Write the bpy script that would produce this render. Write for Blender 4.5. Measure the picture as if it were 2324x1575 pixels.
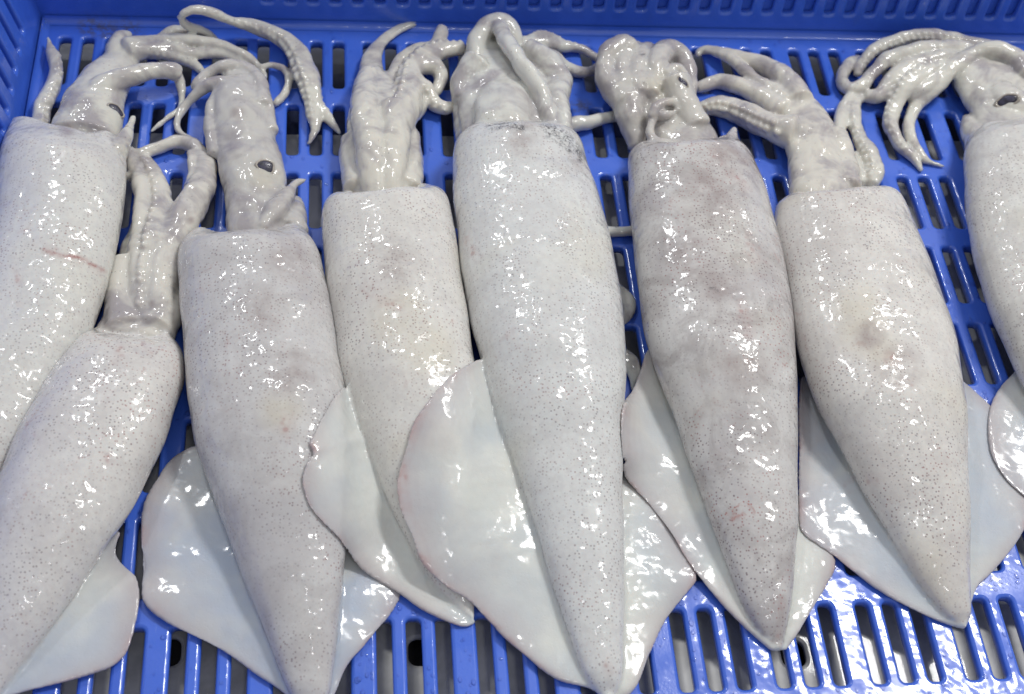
import bpy, math, random
import numpy as np
from mathutils import Vector, Matrix
from mathutils.bvhtree import BVHTree
from mathutils.kdtree import KDTree

random.seed(7)
rng = np.random.default_rng(11)
sc = bpy.context.scene
for o in list(bpy.data.objects):
    bpy.data.objects.remove(o)
col = sc.collection

# ------------------------------------------------------------------ camera
W, H, FPX = 2323.0, 1575.0, 3000.0          # the frame in trace units, focal length in the same units
DIST = 0.541
_Y = np.array([-420.0, 4319.0, -3000.0]); _Y /= np.linalg.norm(_Y)
_X = np.array([1.0, 0.0103, -0.1252]); _X -= _Y * (_X @ _Y); _X /= np.linalg.norm(_X)
_Z = np.cross(_X, _Y)
R3 = np.array([_X, _Y, _Z])
CAM = R3 @ np.array([0, 0, DIST])
cam = bpy.data.objects.new('camera', bpy.data.cameras.new('camera'))
col.objects.link(cam)
m4 = Matrix.Identity(4)
for i in range(3):
    for j in range(3):
        m4[i][j] = R3[i][j]
    m4[i][3] = CAM[i]
cam.matrix_world = m4
cam.data.sensor_width = 36.0
cam.data.lens = FPX / W * 36.0
cam.data.clip_start = 0.01
cam.data.clip_end = 50.0
cam.data.dof.use_dof = True
cam.data.dof.focus_distance = 0.515
cam.data.dof.aperture_fstop = 15.0
sc.camera = cam

# ------------------------------------------------------------------ light: a market stall's lamps, one added for specks, soft room light
w = bpy.data.worlds.new('World'); sc.world = w; w.use_nodes = True
bg = w.node_tree.nodes['Background']
bg.inputs[0].default_value = (0.95, 0.975, 1.0, 1); bg.inputs[1].default_value = 0.40
def lamp(name, loc, target, sx, sy, power, colr=(1, 1, 1), roll=0.0):
    d = bpy.data.lights.new(name, 'AREA'); d.shape = 'RECTANGLE'; d.size = sx; d.size_y = sy
    d.energy = power; d.color = colr
    o = bpy.data.objects.new(name, d); col.objects.link(o)
    o.location = loc
    q = (Vector(target) - Vector(loc)).to_track_quat('-Z', 'Y')
    o.rotation_euler = (q.to_matrix() @ Matrix.Rotation(roll, 3, 'Z')).to_euler()
    return o
lamp('main_lamp', (0.67, 0.38, 1.30), (0.0, 0.0, 0.0), 0.36, 0.10, 10.0, (1.0, 0.99, 0.96), 0.5)
lamp('side_lamp', (-0.50, 1.10, 1.35), (0.0, 0.0, 0.0), 0.14, 0.07, 4.2, (0.97, 0.99, 1.0), 0.6)
lamp('front_lamp', (0.10, -0.75, 1.5), (0.0, 0.0, 0.0), 0.16, 0.08, 1.6, (1.0, 1.0, 1.0), 0.3)
for bi, (bx_, by_, bz_, bp_) in enumerate(((0.95, 0.75, 1.40, 1.4),)):
    lamp('speck_lamp', (bx_, by_, bz_), (0.0, 0.0, 0.0), 0.085, 0.045, bp_, (1.0, 1.0, 0.98), 0.6)  # unseen lamp added to put more wet specks on the skin
sc.view_settings.view_transform = 'Standard'
sc.view_settings.look = 'None'
sc.view_settings.exposure = 0.16
sc.view_settings.gamma = 1.0

# ------------------------------------------------------------------ helpers
def unproj(px, py, z):
    px = np.asarray(px, float); py = np.asarray(py, float); z = np.asarray(z, float)
    d = np.stack([(px - W / 2) / FPX, -(py - H / 2) / FPX, -np.ones_like(px)], -1) @ R3.T
    t = (z - CAM[2]) / d[..., 2]
    return CAM + d * t[..., None]
def ray_dir(px, py):
    d = R3 @ np.array([(px - W / 2) / FPX, -(py - H / 2) / FPX, -1.0])
    return d / np.linalg.norm(d)
def px_scale(p):
    return float((CAM - p) @ R3[:, 2]) / FPX            # metres per trace unit at point p
def crom(P, n):
    """smooth curve through rows of P, n samples evenly along it"""
    P = np.asarray(P, float)
    if len(P) == 2:
        t = np.linspace(0, 1, n)[:, None]
        return P[0] * (1 - t) + P[1] * t
    Q = np.vstack([2 * P[0] - P[1], P, 2 * P[-1] - P[-2]])
    out = []
    for i in range(len(P) - 1):
        p0, p1, p2, p3 = Q[i:i + 4]
        t = np.linspace(0, 1, 17)[:-1, None]
        out.append(0.5 * (2 * p1 + (p2 - p0) * t + (2 * p0 - 5 * p1 + 4 * p2 - p3) * t ** 2 + (3 * p1 - p0 - 3 * p2 + p3) * t ** 3))
    out.append(P[-1:])
    C = np.vstack(out)
    s = np.concatenate([[0], np.cumsum(np.linalg.norm(np.diff(C[:, :2], axis=0), axis=1))])
    u = np.linspace(0, s[-1], n)
    return np.stack([np.interp(u, s, C[:, k]) for k in range(C.shape[1])], 1)
def link_mesh(name, verts, faces, mat=None, parent=None, smooth=True):
    me = bpy.data.meshes.new(name)
    me.from_pydata([tuple(map(float, v)) for v in verts], [], faces)
    me.update()
    if smooth:
        me.polygons.foreach_set('use_smooth', [True] * len(me.polygons))
    o = bpy.data.objects.new(name, me); col.objects.link(o)
    if mat: me.materials.append(mat)
    if parent: o.parent = parent
    return o
def empty(name, label, cat, loc=(0, 0, 0), group=None):
    o = bpy.data.objects.new(name, None); col.objects.link(o); o.location = loc
    o.empty_display_size = 0.02
    o['label'] = label; o['category'] = cat
    if group: o['group'] = group
    return o

# ------------------------------------------------------------------ materials
class NT:
    def __init__(s, name):
        s.m = bpy.data.materials.new(name); s.m.use_nodes = True
        s.t = s.m.node_tree; s.b = s.t.nodes['Principled BSDF']; s.out = s.t.nodes['Material Output']
        s.tc = s.t.nodes.new('ShaderNodeTexCoord')
    def lk(s, a, b): s.t.links.new(a, b)
    def val(s, sock, v):
        if hasattr(v, 'bl_idname') or isinstance(v, bpy.types.NodeSocket): s.lk(v, sock)
        elif isinstance(v, (tuple, list)): sock.default_value = tuple(v) if len(v) != 3 or sock.type == 'VECTOR' else (*v, 1)
        else: sock.default_value = v
    def noise(s, scale, detail=3, rough=0.5, vec=None, dist=0.0):
        n = s.t.nodes.new('ShaderNodeTexNoise'); n.inputs['Scale'].default_value = scale
        n.inputs['Detail'].default_value = detail; n.inputs['Roughness'].default_value = rough
        n.inputs['Distortion'].default_value = dist
        s.lk(vec or s.tc.outputs['Object'], n.inputs['Vector']); return n.outputs['Fac']
    def voro(s, scale, rnd=0.8, vec=None, feat='F1', out='Distance'):
        n = s.t.nodes.new('ShaderNodeTexVoronoi'); n.feature = feat; n.inputs['Scale'].default_value = scale
        n.inputs['Randomness'].default_value = rnd
        s.lk(vec or s.tc.outputs['Object'], n.inputs['Vector']); return n.outputs[out]
    def rng(s, v, a, b, c=0.0, d=1.0):
        n = s.t.nodes.new('ShaderNodeMapRange'); n.interpolation_type = 'SMOOTHSTEP'
        s.val(n.inputs[0], v)
        for i, x in enumerate((a, b, c, d)): n.inputs[i + 1].default_value = x
        return n.outputs[0]
    def math(s, op, a, b=0.0):
        n = s.t.nodes.new('ShaderNodeMath'); n.operation = op
        s.val(n.inputs[0], a); s.val(n.inputs[1], b); return n.outputs[0]
    def mix(s, f, a, b):
        n = s.t.nodes.new('ShaderNodeMix'); n.data_type = 'RGBA'
        s.val(n.inputs[0], f); s.val(n.inputs[6], a); s.val(n.inputs[7], b); return n.outputs[2]
    def attr(s, name):
        n = s.t.nodes.new('ShaderNodeAttribute'); n.attribute_name = name; return n.outputs['Fac']
    def bump(s, h, strength, dist, normal=None):
        n = s.t.nodes.new('ShaderNodeBump'); n.inputs['Strength'].default_value = strength
        n.inputs['Distance'].default_value = dist; s.lk(h, n.inputs['Height'])
        if normal: s.lk(normal, n.inputs['Normal'])
        return n.outputs['Normal']

def squid_material(tint, spot=1.0, red=0.5, grey=0.3, yellow=0.2, seed=0.0, blue=0.06):
    k = NT('wet_squid_skin')
    mp = k.t.nodes.new('ShaderNodeMapping'); mp.inputs['Location'].default_value = (seed, seed * 0.37, seed * 0.71)
    k.lk(k.tc.outputs['Object'], mp.inputs['Vector']); V = mp.outputs['Vector']
    man, fin, edge, head = k.attr('mantle'), k.attr('fin'), k.attr('edge'), k.attr('head')
    pal = tuple(c * t for c, t in zip((0.685, 0.675, 0.66), tint))
    dusk = tuple(c * t for c, t in zip((0.47, 0.445, 0.455), tint))
    big = k.rng(k.noise(26, 4, 0.55, V, 0.6), 0.40, 0.66)
    c = k.mix(k.math('MULTIPLY', big, grey), pal, dusk)
    mot = k.math('MULTIPLY', k.rng(k.noise(62, 5, 0.68, V, 0.8), 0.42, 0.66), grey * 0.85)
    c = k.mix(mot, c, tuple(x * t for x, t in zip((0.40, 0.37, 0.36), tint)))
    yel = k.rng(k.noise(20, 2, 0.5, V, 0.3), 0.55, 0.72)
    c = k.mix(k.math('MULTIPLY', yel, yellow), c, (0.60, 0.54, 0.36))
    fine = k.rng(k.noise(420, 2, 0.6, V), 0.35, 0.7)
    c = k.mix(k.math('MULTIPLY', fine, 0.18), c, (0.40, 0.36, 0.375))
    # chromatophores: rows of tiny dots, brown with patches of red
    d1 = k.rng(k.voro(690, 0.7, V), 0.14, 0.34, 1.0, 0.0)
    d2 = k.rng(k.voro(400, 0.9, V), 0.07, 0.19, 1.0, 0.0)
    dens = k.rng(k.noise(34, 3, 0.6, V), 0.34, 0.60, 0.28, 1.0)
    redm = k.math('MULTIPLY', k.rng(k.noise(48, 4, 0.65, V, 0.8), 0.46, 0.64), red)
    dcol = k.mix(redm, (0.17, 0.125, 0.14), (0.36, 0.11, 0.10))
    msk = k.math('MULTIPLY', k.math('ADD', man, k.math('MULTIPLY', head, 0.25)), spot)
    c = k.mix(k.math('MULTIPLY', k.math('MULTIPLY', d1, dens), k.math('MULTIPLY', msk, 0.55)), c, dcol)
    c = k.mix(k.math('MULTIPLY', k.math('MULTIPLY', d2, dens), k.math('MULTIPLY', msk, 0.46)), c, dcol)
    rb = k.math('MULTIPLY', k.math('MULTIPLY', k.rng(k.noise(70, 5, 0.7, V, 1.2), 0.60, 0.74), redm), msk)
    c = k.mix(k.math('MULTIPLY', rb, 0.7), c, (0.40, 0.20, 0.18))
    # fins: thin, smooth, a little blue painted in for the crate showing through; skin pigment gathers along the rim
    fb = k.rng(k.noise(30, 3, 0.5, V, 0.4), 0.38, 0.66)
    fc = k.mix(fb, (0.70, 0.70, 0.655), (0.565, 0.59, 0.60))
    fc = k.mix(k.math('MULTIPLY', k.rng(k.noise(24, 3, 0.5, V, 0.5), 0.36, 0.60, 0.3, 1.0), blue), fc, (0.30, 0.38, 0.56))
    rim = k.math('MULTIPLY', k.rng(k.math('ADD', edge, k.math('MULTIPLY', k.noise(90, 4, 0.6, V), 0.22)), 0.86, 1.18), 0.55)
    fc = k.mix(rim, fc, (0.33, 0.25, 0.28))
    rr = k.math('MULTIPLY', k.rng(edge, 0.90, 1.0), k.rng(k.noise(60, 3, 0.6, V), 0.46, 0.62))
    fc = k.mix(k.math('MULTIPLY', rr, 0.5), fc, (0.40, 0.14, 0.13))
    mau = k.math('MULTIPLY', k.rng(k.math('ADD', edge, k.math('MULTIPLY', k.noise(42, 4, 0.6, V, 0.6), 0.9)), 0.80, 1.55), 0.5)
    fc = k.mix(mau, fc, (0.47, 0.42, 0.43))
    fib = k.rng(k.noise(330, 4, 0.65, V), 0.35, 0.7)
    fc = k.mix(k.math('MULTIPLY', fib, 0.12), fc, (0.45, 0.46, 0.46))
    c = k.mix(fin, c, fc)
    hc = k.mix(k.rng(k.noise(55, 4, 0.6, V, 0.5), 0.42, 0.68), tuple(x * t for x, t in zip((0.63, 0.61, 0.56), tint)), (0.345, 0.315, 0.325))
    hc = k.mix(k.math('MULTIPLY', k.math('MULTIPLY', d2, 0.45), k.rng(k.noise(60, 2, 0.5, V), 0.5, 0.62)), hc, (0.12, 0.09, 0.10))
    c = k.mix(k.math('MULTIPLY', head, 0.92), c, hc)
    # marks of their own: bruises, ink, yellow and dark patches
    c = k.mix(k.math('MULTIPLY', k.attr('yellow'), k.rng(k.noise(60, 3, 0.6, V), 0.3, 0.6, 0.10, 0.34)), c, (0.56, 0.50, 0.36))
    c = k.mix(k.math('MULTIPLY', k.attr('dusk'), k.rng(k.noise(70, 4, 0.65, V), 0.32, 0.66, 0.08, 0.72)), c, (0.31, 0.255, 0.25))
    speck = k.math('MULTIPLY', k.rng(k.voro(300, 1.0, V), 0.16, 0.44, 0.5, 0.14), k.rng(k.noise(110, 3, 0.6, V), 0.40, 0.58))
    c = k.mix(k.math('MULTIPLY', k.attr('red'), speck), c, (0.36, 0.16, 0.15))
    c = k.mix(k.math('MULTIPLY', k.attr('scratch'), k.rng(k.noise(300, 3, 0.6, V), 0.30, 0.62, 0.15, 0.75)), c, (0.36, 0.15, 0.14))
    c = k.mix(k.math('MULTIPLY', k.math('MULTIPLY', k.attr('ink'), 0.85), k.rng(k.noise(420, 5, 0.75, V, 1.2), 0.40, 0.62)), c, (0.055, 0.055, 0.065))
    k.lk(c, k.b.inputs['Base Color'])
    k.b.inputs['Subsurface Weight'].default_value = 0.42
    k.b.inputs['Subsurface Radius'].default_value = (1.0, 0.75, 0.62)
    k.b.inputs['Subsurface Scale'].default_value = 0.0048
    k.b.inputs['Roughness'].default_value = 0.42
    k.b.inputs['Specular IOR Level'].default_value = 0.10
    # skin relief, and a broken film of water on top
    h1 = k.math('ADD', k.math('MULTIPLY', k.noise(310, 3, 0.6, V), 1.0), k.math('MULTIPLY', d1, -0.22))
    k.lk(k.bump(h1, 0.12, 0.0008), k.b.inputs['Normal'])
    film = k.noise(170, 1, 0.5, V, 0.3)
    film = k.math('ADD', film, k.math('MULTIPLY', k.noise(400, 1, 0.5, V), 0.16))
    film = k.math('ADD', film, k.math('MULTIPLY', k.noise(60, 2, 0.5, V), 1.5))
    k.b.inputs['Coat Weight'].default_value = 1.0
    k.b.inputs['Coat Roughness'].default_value = 0.13
    k.b.inputs['Coat IOR'].default_value = 1.45
    film = k.math('MULTIPLY', film, k.math('MULTIPLY', k.rng(k.noise(38, 3, 0.6, V), 0.40, 0.68, 0.45, 1.5), k.math('SUBTRACT', 1.0, k.math('MULTIPLY', fin, 0.6))))
    k.lk(k.bump(film, 1.0, 0.00082), k.b.inputs['Coat Normal'])
    return k.m

def plastic_material():
    k = NT('blue_plastic')
    n = k.rng(k.noise(18, 5, 0.6), 0.35, 0.7)
    c = k.mix(k.math('MULTIPLY', n, 0.5), (0.050, 0.145, 0.68), (0.036, 0.105, 0.54))
    sm = k.rng(k.noise(55, 6, 0.7, None, 1.0), 0.58, 0.80)
    c = k.mix(k.math('MULTIPLY', sm, 0.35), c, (0.07, 0.12, 0.34))
    sp = k.t.nodes.new('ShaderNodeMapping'); sp.inputs['Scale'].default_value = (1.0, 0.12, 1.0); sp.inputs['Rotation'].default_value = (0, 0, 0.5)
    k.lk(k.tc.outputs['Object'], sp.inputs['Vector'])
    scr = k.math('MULTIPLY', k.rng(k.noise(650, 3, 0.6, sp.outputs['Vector']), 0.60, 0.72), k.rng(k.noise(40, 3), 0.45, 0.65))
    c = k.mix(k.math('MULTIPLY', scr, 0.30), c, (0.16, 0.26, 0.66))
    for (gx, gy, gz, gr) in GRIME:
        dn = k.t.nodes.new('ShaderNodeVectorMath'); dn.operation = 'DISTANCE'; dn.inputs[1].default_value = (gx, gy, gz)
        k.lk(k.tc.outputs['Object'], dn.inputs[0])
        gm = k.math('MULTIPLY', k.rng(dn.outputs['Value'], gr * 0.2, gr, 1.0, 0.0), k.rng(k.noise(260, 5, 0.7), 0.40, 0.62))
        c = k.mix(k.math('MULTIPLY', gm, 0.75), c, (0.085, 0.075, 0.055))
    k.lk(c, k.b.inputs['Base Color'])
    k.lk(k.rng(k.noise(60, 3), 0.35, 0.65, 0.28, 0.5), k.b.inputs['Roughness'])
    k.b.inputs['Coat Weight'].default_value = 1.0
    k.b.inputs['Coat Roughness'].default_value = 0.10
    k.b.inputs['Coat IOR'].default_value = 1.36
    k.b.inputs['Subsurface Weight'].default_value = 0.10
    k.b.inputs['Subsurface Radius'].default_value = (0.4, 0.6, 1.0)
    k.b.inputs['Subsurface Scale'].default_value = 0.004
    f = k.math('ADD', k.noise(190, 1, 0.5, None, 0.2), k.math('MULTIPLY', k.noise(60, 2), 1.6))
    k.lk(k.bump(f, 0.30, 0.0009), k.b.inputs['Coat Normal'])
    k.lk(k.bump(k.noise(900, 2), 0.12, 0.0004), k.b.inputs['Normal'])
    return k.m
def plain_material(name, colr, rough=0.5, var=0.2, scale=60, coat=0.0):
    k = NT(name)
    dark = tuple(x * (1 - var * 2) for x in colr)
    k.lk(k.mix(k.rng(k.noise(scale, 5, 0.65, None, 0.4), 0.35, 0.7), colr, dark), k.b.inputs['Base Color'])
    k.b.inputs['Roughness'].default_value = rough
    k.b.inputs['Coat Weight'].default_value = coat
    k.b.inputs['Coat Roughness'].default_value = 0.04
    k.lk(k.bump(k.noise(scale * 4, 3), 0.3, 0.0006), k.b.inputs['Normal'])
    return k.m
def water_material():
    k = NT('water')
    tr = k.t.nodes.new('ShaderNodeBsdfTransparent'); gl = k.t.nodes.new('ShaderNodeBsdfGlossy'); gl.inputs['Roughness'].default_value = 0.03
    fr = k.t.nodes.new('ShaderNodeFresnel'); fr.inputs['IOR'].default_value = 1.33
    mx = k.t.nodes.new('ShaderNodeMixShader')
    k.lk(fr.outputs[0], mx.inputs[0]); k.lk(tr.outputs[0], mx.inputs[1]); k.lk(gl.outputs[0], mx.inputs[2])
    k.lk(mx.outputs[0], k.out.inputs['Surface'])
    return k.m
GRIME = []
for gx_, gy_, gr_ in ((235, 66, 0.009), (290, 70, 0.010), (200, 60, 0.008), (1320, 240, 0.008), (2105, 620, 0.006)):
    g_ = unproj(gx_, gy_, 0.001); GRIME.append((float(g_[0]), float(g_[1]), 0.001, gr_))
M_BLUE = plastic_material()
M_TABLE = plain_material('pale_wet_tray', (0.60, 0.60, 0.585), 0.40, 0.22, 22, 0.15)
M_HOLE = plain_material('drain_dark', (0.012, 0.012, 0.016), 0.6, 0.2, 80)
M_EYE = plain_material('eye_black', (0.05, 0.047, 0.09), 0.4, 0.4, 300, 0.2)
M_LID = plain_material('eye_rim_skin', (0.46, 0.41, 0.36), 0.4, 0.2, 200, 0.4)
M_WATER = water_material()

# ------------------------------------------------------------------ the crate
def slot_ring(cx, cy, hw, hl, n=5):
    """rounded slot outline, counter-clockwise, 4*n points; corner radius near the half width"""
    r = hw * 0.72; pts = []
    for (sx, sy, a0) in ((1, 1, 0), (-1, 1, 90), (-1, -1, 180), (1, -1, 270)):
        for i in range(n):
            a = math.radians(a0 + 90 * i / (n - 1))
            pts.append((cx + sx * (hw - r) + r * math.cos(a), cy + sy * (hl - r) + r * math.sin(a)))
    return pts
def lattice(name, cells, thick, mapf, mat, parent, bev=0.0007):
    """panel made of rectangular cells; a cell is (x0, x1, y0, y1, slot or None), slot = (cx, cy, half width, half length)"""
    V, F = [], []
    def add(p): V.append(p); return len(V) - 1
    for (x0, x1, y0, y1, s) in cells:
        if s is None:
            t = [add((x0, y0, 0)), add((x1, y0, 0)), add((x1, y1, 0)), add((x0, y1, 0))]
            F.append(t); b = [add((V[i][0], V[i][1], -thick)) for i in t]; F.append(b[::-1])
            continue
        cx, cy, hw, hl = s; n = 5; N = 4 * n
        def ring(gw, z): return [add((x, y, z)) for x, y in slot_ring(cx, cy, hw + gw, hl + gw, n)]
        corners = [(x1, y1), (x0, y1), (x0, y0), (x1, y0)]
        o = [add((x, y, 0)) for x, y in corners]
        ob = [add((x, y, -thick)) for x, y in corners]
        r0 = ring(bev * 1.9, 0.0); r1 = ring(bev * 0.75, -bev * 0.35); r2 = ring(0, -bev * 1.3)
        r3 = ring(0.0002, -thick + 0.0004); r4 = ring(0.0006, -thick)
        for q in range(4):
            k0 = q * n
            for i in range(n - 1): F.append([o[q], r0[k0 + i], r0[k0 + i + 1]][::-1]); F.append([ob[q], r4[k0 + i], r4[k0 + i + 1]])
            a, b = k0 + n - 1, (k0 + n) % N
            F.append([o[q], r0[a], r0[b], o[(q + 1) % 4]][::-1]); F.append([ob[q], r4[a], r4[b], ob[(q + 1) % 4]])
        for ra, rb in ((r0, r1), (r1, r2), (r2, r3), (r3, r4)):
            for i in range(N):
                j = (i + 1) % N; F.append([ra[i], ra[j], rb[j], rb[i]][::-1])
    # weld
    P = np.array(V); key = np.round(P / 2e-6).astype(np.int64)
    _, first, inv = np.unique(key, axis=0, return_index=True, return_inverse=True)
    P = P[first]; inv = inv.ravel()
    F2 = []
    for f in F:
        g = [int(inv[i]) for i in f]
        if len(set(g)) == len(g): F2.append(g)
    o = link_mesh(name, [mapf(*p) for p in P], F2, mat, parent, smooth=True)
    md = o.modifiers.new('edges', 'EDGE_SPLIT'); md.split_angle = math.radians(50)
    return o

GX = float(unproj(956, 130, 0)[0] - unproj(788, 130, 0)[0])       # one group of three slots
XG0 = float(unproj(788, 130, 0)[0]) + 0.003
_rows = [(103, 200), (246, 342), (382, 515), (557, 703), (748, 901), (946, 1120), (1165, 1330), (1385, 1555)]
_yy = np.array([[unproj(1100, a, 0)[1], unproj(1100, b, 0)[1]] for a, b in _rows])
PER = float(np.polyfit(np.arange(8), _yy.mean(1), 1)[0]); Y00 = float(np.polyfit(np.arange(8), _yy.mean(1), 1)[1])
SLEN = float((_yy[:, 0] - _yy[:, 1]).mean())
print('slot group', GX, 'row period', PER, 'slot len', SLEN, (_yy[:, 0] - _yy[:, 1]), np.diff(_yy.mean(1)))
YB = float(unproj(1100, 68, 0)[1])                                  # back edge of the floor
XL = float(unproj(98, 70, 0)[0])                                    # left edge of the floor
XR = XL + 0.60
crate = empty('plastic_crate', 'blue perforated plastic crate with wet slotted floor under all the squids', 'crate', (0, 0, 0))
P1 = GX / 3.38
cells = []
rows = []
for r in range(0, 13):
    rows.append(Y00 + PER * r)
xs = []
g0 = math.floor((XL + 0.008 - XG0) / GX); g = g0
while True:
    base = XG0 + g * GX
    if base > XR: break
    for i in range(3):
        c = base + P1 * (0.69 + i)
        if XL + 0.008 < c < XR - 0.01: xs.append(c)
    g += 1
xb = [XL] + [0.5 * (a + b) for a, b in zip(xs[:-1], xs[1:])] + [xs[-1] + P1]
yb = [YB] + [rows[r] + PER * (-0.5) * -1 for r in []]
HP = abs(PER) / 2
for r, yc in enumerate(rows):
    y1 = yc + HP if r else YB
    y0 = yc - HP
    cells.append((XL, xb[0], y0, y1, None)) if xb[0] > XL + 1e-6 else None
    for i, xc in enumerate(xs):
        x0 = xb[i]; x1 = xb[i + 1]
        jl = SLEN / 2
        cells.append((x0, x1, y0, y1, (xc, yc, P1 * 0.262, jl)))
    cells.append((xb[-1], XR, y0, y1, None))
yfront = rows[-1] - HP
lattice('floor_panel', cells, 0.0048, lambda x, y, z: (x, y, z), M_BLUE, crate)
# back wall, leaning out a little, slots start 12 mm up
def wall_cells(length, first, pitch, zlo, zhi, top, hw):
    c = []; xs = []
    x = first
    while x < length - pitch: xs.append(x); x += pitch
    b = [0] + [x + pitch / 2 for x in xs[:-1]] + [length]
    for i, x in enumerate(xs):
        c.append((b[i], b[i + 1], 0, zlo - 0.004, None))
        c.append((b[i], b[i + 1], zlo - 0.004, zhi + 0.004, (x, (zlo + zhi) / 2, hw, (zhi - zlo) / 2)))
        c.append((b[i], b[i + 1], zhi + 0.004, top, None))
    return c
LEAN = math.tan(math.radians(5))
lattice('wall', wall_cells(XR - XL, 0.118, P1 * 1.02, 0.0142, 0.045, 0.075, P1 * 0.25), 0.004,
        lambda u, v, n: (XL - 0.014 + u, YB + 0.0005 + v * LEAN - n, v - 0.002), M_BLUE, crate)
lattice('wall', wall_cells(YB - yfront, 0.030, 0.0125, 0.016, 0.045, 0.075, 0.0021), 0.004,
        lambda u, v, n: (XL - 0.0005 - v * math.tan(math.radians(11)) + n, YB + 0.006 - u, v - 0.002), M_BLUE, crate)
# plain sheets added behind the wall slots to block the bright surround
lattice('slot_backing', [(0, XR - XL, 0, 0.075, None)], 0.003, lambda u, v, n: (XL + u, YB + 0.0048 + v * LEAN - n, v - 0.002), M_BLUE, crate)
lattice('slot_backing', [(0, YB - yfront, 0, 0.075, None)], 0.003, lambda u, v, n: (XL - 0.0062 - v * math.tan(math.radians(11)) + n, YB - u, v - 0.002), M_BLUE, crate)
# rounded foot where floor and walls meet
def fillet(mapf, length):
    V, F, k, r = [], [], 7, 0.0032
    for u in (0.0, length):
        for i in range(k + 1):
            a = math.pi / 2 * i / k
            V.append(mapf(u, r * (1 - math.sin(a)) - 0.0006 * (i == 0) * 0, r * (1 - math.cos(a)) + 0.0002))
    for i in range(k): F.append([i, i + 1, k + 2 + i, k + 1 + i])
    return link_mesh('wall_foot', V, F, M_BLUE, crate)
fillet(lambda u, d, z: (XL + u, YB + 0.0003 - d, z), XR - XL)
fillet(lambda u, d, z: (XL - 0.0003 + d, YB - u, z), YB - yfront)
# pale tray below, with round drain holes seen through the slots
tz = -0.016
hl = []
for (hx, hy) in ((380, 1478), (955, 1478), (1800, 1482)):
    p = unproj(hx, hy, tz); hl.append((float(p[0]), float(p[1])))
hl.sort()
tx0, tx1 = XL - 0.25, XR + 0.25
ty0, ty1 = yfront - 0.25, YB + 0.25
bx = [tx0] + [0.5 * (a[0] + b[0]) for a, b in zip(hl[:-1], hl[1:])] + [tx1]
tcells = []
for i, (hx, hy) in enumerate(hl):
    tcells.append((bx[i], bx[i + 1], ty0, ty1, (hx, hy, 0.0046, 0.0052)))
M_NAVY = plain_material('slot_shade_navy', (0.035, 0.045, 0.10), 0.35, 0.25, 40, 0.3)
ysplit = float(unproj(1100, 310, tz)[1])
lower = lattice('slot_shade_sheet', [(tx0, tx1, ysplit + 0.002, ty1, None)], 0.003, lambda x, y, z: (x, y, z + tz - 0.004), M_NAVY, None)  # dark sheet added so the rear slots look shaded
lower['kind'] = 'structure'
tcells = [(a_, b_, c_, ysplit, h_) for (a_, b_, c_, d_, h_) in tcells]
tray = lattice('tray', tcells, 0.003, lambda x, y, z: (x, y, z + tz), M_TABLE, None)
tray['kind'] = 'structure'
M_GROUND = plain_material('wet_concrete', (0.12, 0.12, 0.12), 0.5, 0.2, 3)
link_mesh('ground', [(-9, -9, -0.75), (9, -9, -0.75), (9, 9, -0.75), (-9, 9, -0.75)], [(0, 1, 2, 3)], M_GROUND, None)['kind'] = 'structure'
link_mesh('drain_bottom', [(tx0, ty0, tz - 0.012), (tx1, ty0, tz - 0.012), (tx1, ty1, tz - 0.012), (tx0, ty1, tz - 0.012)], [(0, 1, 2, 3)], M_HOLE, tray)  # near-black sheet below the tray, seen through the drain holes

# ------------------------------------------------------------------ squids
ATT = ('mantle', 'fin', 'edge', 'head')
class Body:
    """shapes of one animal, merged afterwards into one continuous skin"""
    def __init__(s): s.V = []; s.F = []; s.A = []; s.n = 0
    def add(s, V, F, A):
        s.V.append(np.asarray(V, float)); s.F += [[i + s.n for i in f] for f in F]; s.A.append(np.asarray(A, float)); s.n += len(V)
    def verts(s): return np.vstack(s.V)
    def atts(s): return np.vstack(s.A)

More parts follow.
